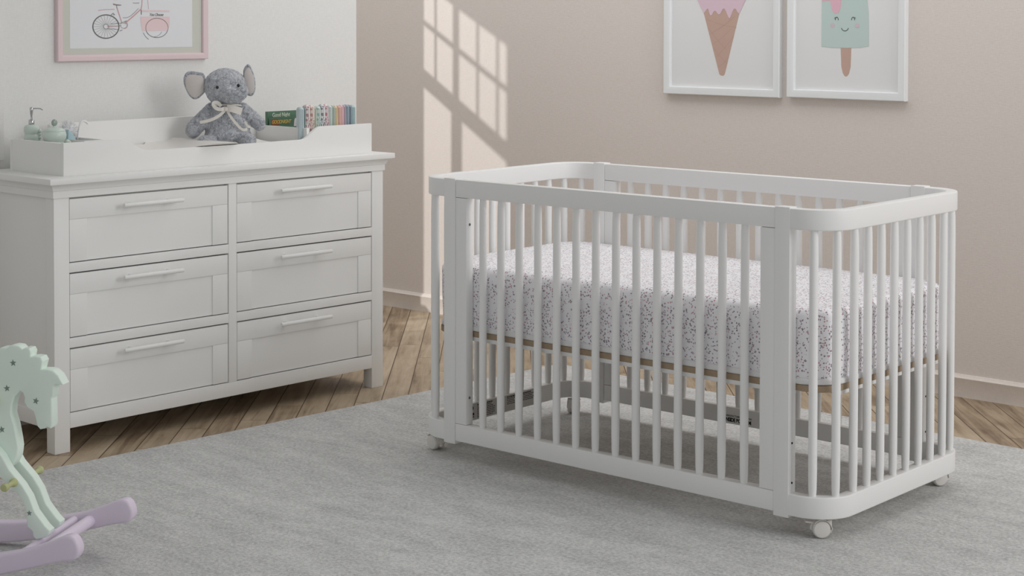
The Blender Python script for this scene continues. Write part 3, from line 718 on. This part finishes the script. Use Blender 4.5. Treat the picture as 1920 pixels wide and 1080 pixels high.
bm = bmesh.new(); plate(bm, [(0, .095), (.035, .095), (.033, .114), (.018, .1165), (0, .115)], -.0004, -.0001, 0); obj('cover_picture', bm, m_bookr, bk2)

# ------------------------------------------------------------------ toiletries in the left compartment
sd = thing('soap_dispenser', 'sage green soap dispenser with a chrome pump at the left end of the tray', 'soap dispenser', tp(.0905, .262, .0005), DA)
bm = bmesh.new(); lathe(bm, [(0, 0), (.019, 0), (.0215, .004), (.0222, .04), (.0215, .075), (.023, .084), (.0232, .098), (.0215, .1055), (.0195, .1085), (.021, .1115), (.0225, .119), (.0215, .130), (.017, .1355), (.0085, .137), (0, .137)], n=36); obj('bottle', bm, m_sage, sd, 60)
bm = bmesh.new(); lathe(bm, [(.0078, .136), (.0085, .138), (.0085, .150), (.0068, .152), (.0032, .153), (.0028, .163), (.0040, .168), (.0052, .180), (.0052, .186), (.003, .189), (0, .189)], n=24)
hx, hy = .78, -.62
tube(bm, [(0, 0, .1845), (.014 * hx, .014 * hy, .1850), (.026 * hx, .026 * hy, .1845), (.033 * hx, .033 * hy, .180)], [.0022, .0019, .0018, .0015], 10); obj('pump', bm, m_chrome, sd, 60)
bm = bmesh.new()
for k, (z_, r_) in enumerate(((.118, .006), (.108, .0045), (.098, .005), (.088, .0042))): ball(bm, (.0165, -.0195, z_), r_, (1, .7, 1.1), sub=2)
obj('tassel', bm, m_sage, sd, 60)
jr = thing('lidded_jar', 'sage green lidded jar with a round knob beside the soap dispenser', 'jar', tp(.1075, .165, .0005), DA)
bm = bmesh.new(); lathe(bm, [(0, 0), (.024, 0), (.028, .004), (.029, .05), (.0285, .085), (.027, .089), (.029, .092), (.0335, .100), (.0345, .110), (.0325, .119), (.030, .121), (0, .121)], n=40); obj('pot', bm, m_sage, jr, 60)
bm = bmesh.new(); lathe(bm, [(.031, .1205), (.0315, .1215), (.029, .126), (.021, .1305), (.010, .133), (.005, .134), (.005, .137), (0, .137)], n=40); lid = obj('lid', bm, m_sage, jr, 60)
bm = bmesh.new(); ball(bm, (0, 0, .146), .0098, (1, .6, 1.05)); obj('lid_knob', bm, m_glassknob, lid)
bm = bmesh.new(); ball(bm, (.033, -.018, .090), .006, (1.3, .8, 1)); ball(bm, (.040, -.020, .086), .004, (1, .8, 1.5)); obj('pot_foot', bm, m_sage, jr)
# white box holding the brush
sb = thing('storage_box', 'small white open box in the tray next to the sage jar', 'box', tp(.193, .178, .0005), DA)
bm = bmesh.new(); box(bm, -.034, .034, -.090, .090, 0, .004, .0005)
for a in ((-.034, .034, -.090, -.0865), (-.034, .034, .0865, .090), (-.034, -.0305, -.0865, .0865), (.0305, .034, -.0865, .0865)): box(bm, *a, .004, .094, .0006)
obj('box_shell', bm, m_tray, sb)
br = thing('bath_brush', 'round white bristle brush with a curved handle standing in the small box', 'brush', tp(.202, .232, .005), DA)
bm = bmesh.new(); ball(bm, (-.006, .0, .108), .026, (1, .6, 1)); obj('brush_head', bm, mat('brush_gap_shade', rgb(214, 216, 218), .5, .3), br)  # greyer than the bristles, paints the shade in the gaps between them
bm = bmesh.new(); random.seed(11)
for k in range(420):
    a = random.uniform(0, 2 * PI); u = random.uniform(-1, 1); r_ = math.sqrt(1 - u * u); d = Vector((r_ * math.cos(a), .6 * r_ * math.sin(a), u))
    if d.y > .25: continue
    c = Vector((-.006, 0, .108)); cyl(bm, c + d * .024, c + d * (.0345 + random.uniform(-.001, .002)), .0009, .0006, 5)
obj('bristles', bm, m_brist, br, 60)
bm = bmesh.new(); tube(bm, chaikin([(.014, -.012, .004), (.018, -.012, .07), (.026, -.012, .120), (.032, -.012, .136), (.044, -.014, .139), (.054, -.016, .130)], 2, False), .0036, 10); obj('handle', bm, m_brist, br, 60)
bt = thing('bath_toy', 'small dusty blue wedge-shaped toy behind the sage jar', 'bath toy', tp(.179, .186, .005), DA)
bm = bmesh.new(); plate(bm, chaikin([(-.014, 0), (.012, 0), (.012, .086), (.004, .098), (-.010, .116), (-.018, .118)], 2), -.008, .008, .003, 3); obj('toy_body', bm, m_blue, bt, 60)

# ------------------------------------------------------------------ pictures
def frame_parts(root, w_, h_, fw, dep, m):
    """frame in x,z, back on y=0, front at y=-dep; mitred mouldings"""
    prof = [(0, 0), (0, -dep + .002), (.002, -dep), (fw * .55, -dep), (fw - .002, -dep + .003), (fw, -dep + .006), (fw, 0)]
    b = bmesh.new(); cor = [(0, 0, 1, 1), (w_, 0, -1, 1), (w_, h_, -1, -1), (0, h_, 1, -1)]; rings = [[b.verts.new((x + sx * o, y, z + sz * o)) for o, y in prof] for x, z, sx, sz in cor]; n_ = len(prof)
    for i in range(4):
        a, c = rings[i], rings[(i + 1) % 4]
        for k in range(n_): b.faces.new((a[k], a[(k + 1) % n_], c[(k + 1) % n_], c[k]))
    bmesh.ops.recalc_face_normals(b, faces=b.faces); return obj('frame', b, m, root, 30)
def flat(name, pts, y, m, parent, th_=.0002):
    bm = bmesh.new(); plate(bm, pts, y - th_, y, 0); return obj(name, bm, m, parent)
def line(bm, pts, y, wd):
    b = bmesh.new(); rows_ = []
    for i, p in enumerate(pts):
        a = Vector(pts[max(i - 1, 0)]); c = Vector(pts[min(i + 1, len(pts) - 1)]); d = (c - a).normalized(); n_ = Vector((-d.y, d.x)) * wd / 2
        rows_.append([b.verts.new((p[0] + n_.x, y, p[1] + n_.y)), b.verts.new((p[0] - n_.x, y, p[1] - n_.y))])
    for a, c in zip(rows_, rows_[1:]): b.faces.new((a[0], a[1], c[1], c[0]))
    merge(bm, b)
def circ(cx, cz, rx, rz, n=48, a0=0, a1=360): return [(cx + rx * math.cos(math.radians(a0 + (a1 - a0) * i / n)), cz + rz * math.sin(math.radians(a0 + (a1 - a0) * i / n))) for i in range(n + 1)]
# bicycle picture on the white wall
px0, pz0 = .258, 1.1105
bp_ = thing('framed_picture', 'pink framed bicycle print with a sage mat on the white wall', 'picture', dpt(px0, .3998, pz0), DA)
PWd, PHt = .576, .46
frame_parts(bp_, PWd, PHt, .021, .018, m_frame_p)
bm = bmesh.new(); box(bm, .012, PWd - .012, -.007, -.001, .012, PHt - .012, 0); obj('mat_board', bm, m_matb, bp_)
pr = flat('print', [(.050, .0405), (.517, .0405), (.517, .42), (.050, .42)], -.0071, m_paper2, bp_)
def q(x, z): return (x - px0, z - pz0)
bm = bmesh.new(); y_ = -.0080
for r_ in (.0495, .0475): line(bm, [q(*p) for p in circ(.4395, 1.2193, r_, r_ * .765)], y_, .0018)
for i in range(22):
    a = 2 * PI * i / 22; line(bm, [q(.4395 + .010 * math.cos(a), 1.2193 + .008 * math.sin(a)), q(.4395 + .046 * math.cos(a), 1.2193 + .035 * math.sin(a))], y_, .0006)
line(bm, [q(*p) for p in circ(.4395, 1.2193, .009, .0075, 20)], y_, .0012)
for r_ in (.0437,): line(bm, [q(*p) for p in circ(.634, 1.2143, r_, r_ * .72)], y_, .0018)
line(bm, [q(*p) for p in circ(.634, 1.2143, .056, .045, 12, 200, 235)], y_, .0014)
line(bm, [q(*p) for p in circ(.622, 1.2143, .034, .029, 14, 270, 335)], y_, .001)
line(bm, [q(*p) for p in ((.455, 1.2275), (.48, 1.230), (.503, 1.2305), (.514, 1.228))], y_, .0011); line(bm, [q(*p) for p in ((.444, 1.2125), (.47, 1.2105), (.489, 1.2095))], y_, .001)
line(bm, [q(*p) for p in circ(.506, 1.2235, .0125, .010, 24)], y_, .001)
line(bm, [q(*p) for p in ((.466, 1.2915), (.478, 1.289), (.497, 1.2875))], y_, .0022)
line(bm, [q(*p) for p in ((.4795, 1.2885), (.4805, 1.278))], y_, .0018)
line(bm, [q(*p) for p in ((.541, 1.2948), (.552, 1.2945), (.565, 1.295))], y_, .0014)
line(bm, [q(*p) for p in chaikin([(.503, 1.2475), (.522, 1.2475), (.540, 1.258), (.562, 1.277)], 2, False)], y_, .0012)
line(bm, [q(*p) for p in ((.459, 1.256), (.466, 1.262), (.473, 1.256), (.466, 1.257))], y_, .0022)
line(bm, [q(*p) for p in ((.573, 1.272), (.5735, 1.2575))], y_, .0028); line(bm, [q(*p) for p in ((.510, 1.2355), (.518, 1.2375))], y_, .0018); line(bm, [q(*p) for p in ((.490, 1.205), (.501, 1.208))], y_, .0018)
obj('bicycle_drawing', bm, m_ink, pr)
bm = bmesh.new(); y_ = -.0077
b = bmesh.new(); plate(b, [q(*p) for p in ((.570, 1.2505), (.684, 1.2505), (.684, 1.226), (.677, 1.205), (.577, 1.205), (.572, 1.225))], y_ - .0001, y_, 0); merge(bm, b)
b = bmesh.new(); plate(b, [q(*p) for p in ((.577, 1.2665), (.683, 1.2665), (.683, 1.272), (.577, 1.272))], y_ - .0001, y_, 0); merge(bm, b)
obj('basket_drawing', bm, m_pinkink, pr)
bm = bmesh.new(); y_ = -.0079
line(bm, [q(*p) for p in ((.481, 1.279), (.490, 1.255), (.499, 1.232))], y_, .0032); line(bm, [q(*p) for p in ((.517, 1.234), (.545, 1.254), (.572, 1.275))], y_, .0040)
line(bm, [q(*p) for p in ((.572, 1.270), (.576, 1.290), (.577, 1.310), (.575, 1.335))], y_, .0028); line(bm, [q(*p) for p in ((.410, 1.2705), (.440, 1.2735), (.472, 1.2745))], y_, .0018)
line(bm, [q(*p) for p in ((.443, 1.220), (.47, 1.221), (.497, 1.222))], y_, .002); line(bm, [q(*p) for p in chaikin([(.575, 1.335), (.59, 1.335), (.598, 1.31), (.602, 1.275)], 2, False)], y_, .0012)
line(bm, [q(*p) for p in circ(.506, 1.2235, .0155, .0115, 24, -90, 90)], y_, .0015); line(bm, [q(*p) for p in ((.467, 1.2895), (.480, 1.286), (.492, 1.2865))], y_, .002)
obj('bicycle_frame_drawing', bm, m_pinkdk, pr)
text('basket_lettering', 'You Choose', .0125, m_ink, pr, (.6035 - px0, -.0084, 1.2535 - pz0), (PI / 2, 0, 0), shear=.4, spacing=.85)
text('print_caption', 'b i c y c l e', .004, m_ink, pr, (.455 - px0, -.0084, 1.1545 - pz0), (PI / 2, 0, 0)) if False else None
# two white frames on the rose wall
def white_frame(x0, x1, z0_, name, label, H=.66):
    r = thing(name, label, 'picture', wpt(x0, -.0002, z0_), WA, None); w_ = x1 - x0
    frame_parts(r, w_, H, .0285, .024, m_frame_w)
    pr = flat('print', [(.02, .02), (w_ - .02, .02), (w_ - .02, H - .02), (.02, H - .02)], -.008, m_paper, r); return r, pr
f1x, f1z = .7735, .9665
r1, p1 = white_frame(f1x, 1.2805, f1z, 'framed_picture', 'white framed print of a dripping pink ice cream cone on the rose wall')
def o1(pts): return [(x - f1x, z - f1z) for x, z in pts]
CREAM = [(0.9176, 1.3153), (0.9459, 1.2667), (0.9563, 1.277), (0.9643, 1.2871), (0.9712, 1.2642), (0.9761, 1.2581), (0.9835, 1.2617), (0.9902, 1.2744), (0.9981, 1.2769), (1.0074, 1.2643), (1.0147, 1.2617), (1.0226, 1.2693), (1.0298, 1.2835), (1.0395, 1.2835), (1.05, 1.2593), (1.0592, 1.2456), (1.0663, 1.2593), (1.077, 1.2835), (1.0867, 1.2835), (1.094, 1.2704), (1.1012, 1.2659), (1.1278, 1.3145)]
dome = [(1.150, 1.335), (1.155, 1.375), (1.125, 1.42), (1.075, 1.452), (1.022, 1.462), (.970, 1.452), (.920, 1.42), (.890, 1.375), (.896, 1.335)]
CONE = [(0.9459, 1.2667), (1.0161, 1.0436), (1.0228, 1.0398), (1.0332, 1.039), (1.0393, 1.0442), (1.1012, 1.2669), (1.094, 1.290), (.953, 1.290)]
flat('printed_cone', o1(CONE), -.0086, m_cone, p1); flat('printed_ice_cream', o1(chaikin(CREAM[1:-1], 1, False)[::1] + [(1.1278, 1.3145)] + dome + [(.9176, 1.3153)]), -.0092, m_cream, p1)
bm = bmesh.new()
for a, b_ in (((.957, 1.245), (1.09, 1.165 + .05)), ((.972, 1.19), (1.082, 1.255)), ((.985, 1.152), (1.066, 1.21)), ((.965, 1.215), (1.045, 1.135)), ((1.0, 1.105), (1.078, 1.185)), ((.99, 1.14), (1.05, 1.085)), ((1.01, 1.07), (1.055, 1.105))):
    mid = ((a[0] + b_[0]) / 2, (a[1] + b_[1]) / 2 - .006); line(bm, o1(chaikin([a, mid, b_], 2, False)), -.0090, .0012)
obj('printed_waffle_lines', bm, m_conel, p1)
f2x, f2z = 1.3115, .9705
r2, p2 = white_frame(f2x, 1.7755, f2z, 'framed_picture', 'white framed print of a smiling mint ice lolly on the rose wall')
def o2(pts): return [(x - f2x, z - f2z) for x, z in pts]
POP = [(1.4445, 1.3131), (1.4441, 1.1509), (1.4874, 1.1476), (1.5423, 1.1474), (1.5965, 1.1491), (1.6302, 1.1548), (1.6288, 1.2649), (1.6235, 1.3124), (1.620, 1.37), (1.60, 1.42), (1.56, 1.446), (1.51, 1.446), (1.47, 1.42), (1.448, 1.37)]
flat('printed_stick', o2([(1.5204, 1.150), (1.5237, 1.0823), (1.5293, 1.0608), (1.536, 1.051), (1.542, 1.0481), (1.548, 1.051), (1.5539, 1.059), (1.5602, 1.0831), (1.5624, 1.150)]), -.0084, m_cone, p2)
flat('printed_lolly', o2(POP), -.0088, m_pop, p2)
flat('printed_icing', o2([(1.4450, 1.3073), (1.4584, 1.3106), (1.4778, 1.3106), (1.4818, 1.2937), (1.4864, 1.2768), (1.493, 1.2685), (1.5002, 1.2662), (1.5112, 1.2686), (1.5193, 1.284), (1.5218, 1.3128), (1.54, 1.325), (1.58, 1.322), (1.622, 1.325), (1.619, 1.37), (1.60, 1.4205), (1.56, 1.4465), (1.51, 1.4465), (1.469, 1.42), (1.447, 1.37)]), -.0092, m_drip, p2)
bm = bmesh.new(); y_ = -.0096
line(bm, o2(circ(1.5373, 1.2185, .0137, .0122, 16, 190, 350)), y_, .0020)
for cx, sg in ((1.505, -1), (1.569, 1)):
    line(bm, o2(circ(cx, 1.2415, .0062, .0125, 14, 8, 172)), y_, .0020)
    line(bm, o2([(cx + sg * .0035, 1.251), (cx + sg * .009, 1.254)]), y_, .0014); line(bm, o2([(cx + sg * .005, 1.2485), (cx + sg * .0105, 1.2495)]), y_, .0014)
obj('printed_face', bm, m_inkd, p2)
for cx in (1.4884, 1.585): flat('printed_cheek', o2(circ(cx, 1.225, .0088, .0082, 24)[:-1]), -.0093, m_cheek, p2)

# ------------------------------------------------------------------ rocking horse
HS = .963
hr = thing('rocking_horse', 'pale green wooden rocking horse with dark stars on lilac rockers', 'rocking horse', (-.985 * HS, 3.83 * HS, 0), math.radians(-11))
def hz(p): return (p[0] * HS, p[1] * HS + .0465)
def hp(pts): return [hz(p) for p in pts]
def hv(v): return v * HS
BODY = [(-0.1896, 0.2705), (-0.1871, 0.2527), (-0.1898, 0.2315), (-0.2012, 0.2085), (-0.219, 0.197), (-0.26, .188), (-.34, .180), (-.44, .178), (-.52, .184), (-.575, .20), (-.612, .235), (-.625, .28), (-.60, .33), (-.55, .352), (-.48, .345), (-.42, .338), (-.36, .342), (-.315, .365), (-.285, .40), (-.272, .432), (-.278, .452), (-.268, .468), (-.250, .472), (-.238, .478), (-0.2301, 0.4834), (-0.2207, 0.4842), (-0.2113, 0.4828), (-0.2085, 0.4882), (-0.1972, 0.4912), (-0.1831, 0.4896), (-0.1743, 0.4821), (-0.1686, 0.4853), (-0.1574, 0.4849), (-0.1528, 0.4766), (-0.1547, 0.4656), (-0.1423, 0.4672), (-0.1295, 0.466), (-0.1237, 0.456), (-0.1285, 0.4372), (-0.1134, 0.4379), (-0.0994, 0.4358), (-0.0855, 0.4249), (-0.0736, 0.4043), (-0.0945, 0.4028), (-0.0973, 0.3983), (-0.0986, 0.3754), (-0.1032, 0.3704), (-0.102, 0.3077), (-0.1059, 0.301), (-0.1141, 0.3038), (-0.1211, 0.2998), (-0.1316, 0.2976), (-0.1386, 0.3049), (-0.1443, 0.3275), (-0.1489, 0.3393), (-0.1629, 0.3463), (-0.171, 0.3591), (-0.1702, 0.37), (-0.1744, 0.3808), (-0.1814, 0.3848), (-0.1956, 0.3711), (-0.2027, 0.3511), (-0.204, 0.3291), (-0.196, 0.3032)]
bm = bmesh.new(); plate(bm, hp(BODY), hv(.125), hv(.160), .0035, 3); hb = obj('body', bm, m_green, hr, 40)
def star(parent, cx, cz, r, y, a0):
    p = []
    for i in range(10):
        a = math.radians(90 + a0 + 36 * i); rr = r if i % 2 == 0 else r * .42; p.append((cx + rr * math.cos(a), cz + rr * math.sin(a)))
    bm = bmesh.new(); plate(bm, p, y - .0006, y, 0); obj('painted_star', bm, m_star, parent)
for (x, z), a in zip([(-0.1974, 0.4497), (-0.2131, 0.39), (-0.141, 0.3637), (-0.2266, 0.293)], (5, 8, -14, 10)): star(hb, *hz((x, z)), .0080, hv(.125), a)
NLEG = [(-0.2134, 0.2391), (-0.1945, 0.2074), (-0.1628, 0.1734), (-0.1455, 0.1477), (-0.1314, 0.1128), (-0.1062, 0.0817), (-0.0952, 0.0719), (-0.0968, 0.063), (-0.1064, 0.055), (-0.1286, 0.0492), (-0.1365, 0.0561), (-0.138, 0.0679), (-0.1507, 0.0776), (-0.1536, 0.1116), (-0.1631, 0.1348), (-0.1757, 0.1549), (-0.1884, 0.1631), (-0.2138, 0.1856), (-.262, .215), (-.275, .245), (-.262, .268), (-.238, .265)]
bm = bmesh.new(); plate(bm, hp(NLEG), hv(.097), hv(.1245), .003, 3); nl = obj('leg', bm, m_green, hr, 40); star(nl, *hz((-.1448, .110)), .0066, hv(.097), 3)
FLEG = [(-0.2194, 0.2126), (-0.1759, 0.1613), (-0.1480, 0.1371), (-0.1321, 0.1046), (-0.1122, 0.0753), (-0.0981, 0.0651), (-0.0930, 0.0556), (-0.0976, 0.0471), (-0.1203, 0.0431), (-0.1363, 0.0501), (-.1488, 0.070), (-0.1560, 0.1089), (-0.1806, 0.1453), (-.2138, .180), (-.262, .215), (-.275, .245), (-.262, .268), (-.238, .265)]
FLEG = [(x - .004, z + .002) for x, z in NLEG]
bm = bmesh.new(); plate(bm, hp(FLEG), hv(.1605), hv(.188), .003, 3); obj('leg', bm, m_green, hr, 40)
# hind legs (out of the frame)
HL = [(-.56, .27), (-.60, .24), (-.63, .19), (-.655, .12), (-.66, .075), (-.645, .052), (-.615, .05), (-.605, .07), (-.60, .12), (-.57, .17), (-.53, .21), (-.52, .25)]
for a, b_ in ((.097, .1245), (.1605, .188)):
    bm = bmesh.new(); plate(bm, hp(HL), hv(a), hv(b_), .003, 3); obj('leg', bm, m_green, hr, 40)
# rockers
ztop = [(-.80, .085), (-.76, .084), (-.70, .062), (-.62, .043), (-.53, .029), (-.43, .020), (-.33, .018), (-.25, .024), (-.1678, .0403), (-.1055, .0529), (-.0436, .077), (-.0066, .0936), (.0118, .089), (.0224, .0666), (.0208, .0492), (.0085, .0354), (-.0253, .0318)]
zbot = [(-.0903, .0132), (-.1681, -.0077), (-.25, -.0235), (-.33, -.0335), (-.42, -.0370), (-.51, -.0335), (-.60, -.0225), (-.69, -.003), (-.76, .018), (-.80, .030), (-.825, .048), (-.822, .072)]
RK = chaikin(ztop + zbot, 2)
for a in (0, .295):
    bm = bmesh.new(); plate(bm, hp([(x, z + .0015) for x, z in RK]), hv(a), hv(a + .034), .007, 4); obj('rocker', bm, m_lilac, hr, 50)
def bar(x, z, r):
    bm = bmesh.new(); cyl(bm, (x * HS, hv(.03), z * HS + .0465), (x * HS, hv(.298), z * HS + .0465), r, None, 24); obj('cross_bar', bm, m_lilac, hr)
bar(-.088, .038, .0135); bar(-.128, .036, .011); bar(-.635, .036, .0135)
# foot pegs
def peg(y0_, y1_, x, z, name='foot_peg'):
    bm = bmesh.new(); yy = sorted((y0_, y1_)); dirn = 1 if y1_ > y0_ else -1; Lp = abs(y1_ - y0_)
    pr_ = [(0, 0), (.0088, 0), (.0095, .003), (.0090, .008), (.0058, .012), (.0052, Lp * .5), (.0060, Lp - .016), (.0088, Lp - .012), (.0095, Lp - .006), (.0075, Lp - .001), (0, Lp)]
    T4 = Matrix.Translation((x, y0_, z)) @ Matrix.Rotation(-dirn * PI / 2, 4, 'X'); lathe(bm, pr_, n=24, T=T4); obj(name, bm, m_olive, hr, 50)
x_, z_ = hz((-.1815, .1800)); peg(hv(.097), hv(.097) - .052, x_, z_); peg(hv(.188), hv(.188) + .052, hz((-.1868, .166))[0] , hz((0, .172))[1])
x_, z_ = hz((-.24, .36)); peg(hv(.125), hv(.125) - .06, x_, z_, 'hand_grip'); peg(hv(.160), hv(.160) + .06, x_, z_, 'hand_grip')
bm = bmesh.new(); box(bm, -.50, -.33, hv(.085), hv(.200), hz((0, .342))[1] - .004, hz((0, .342))[1] + .016, .006, 3); obj('seat', bm, m_lilac, hr)
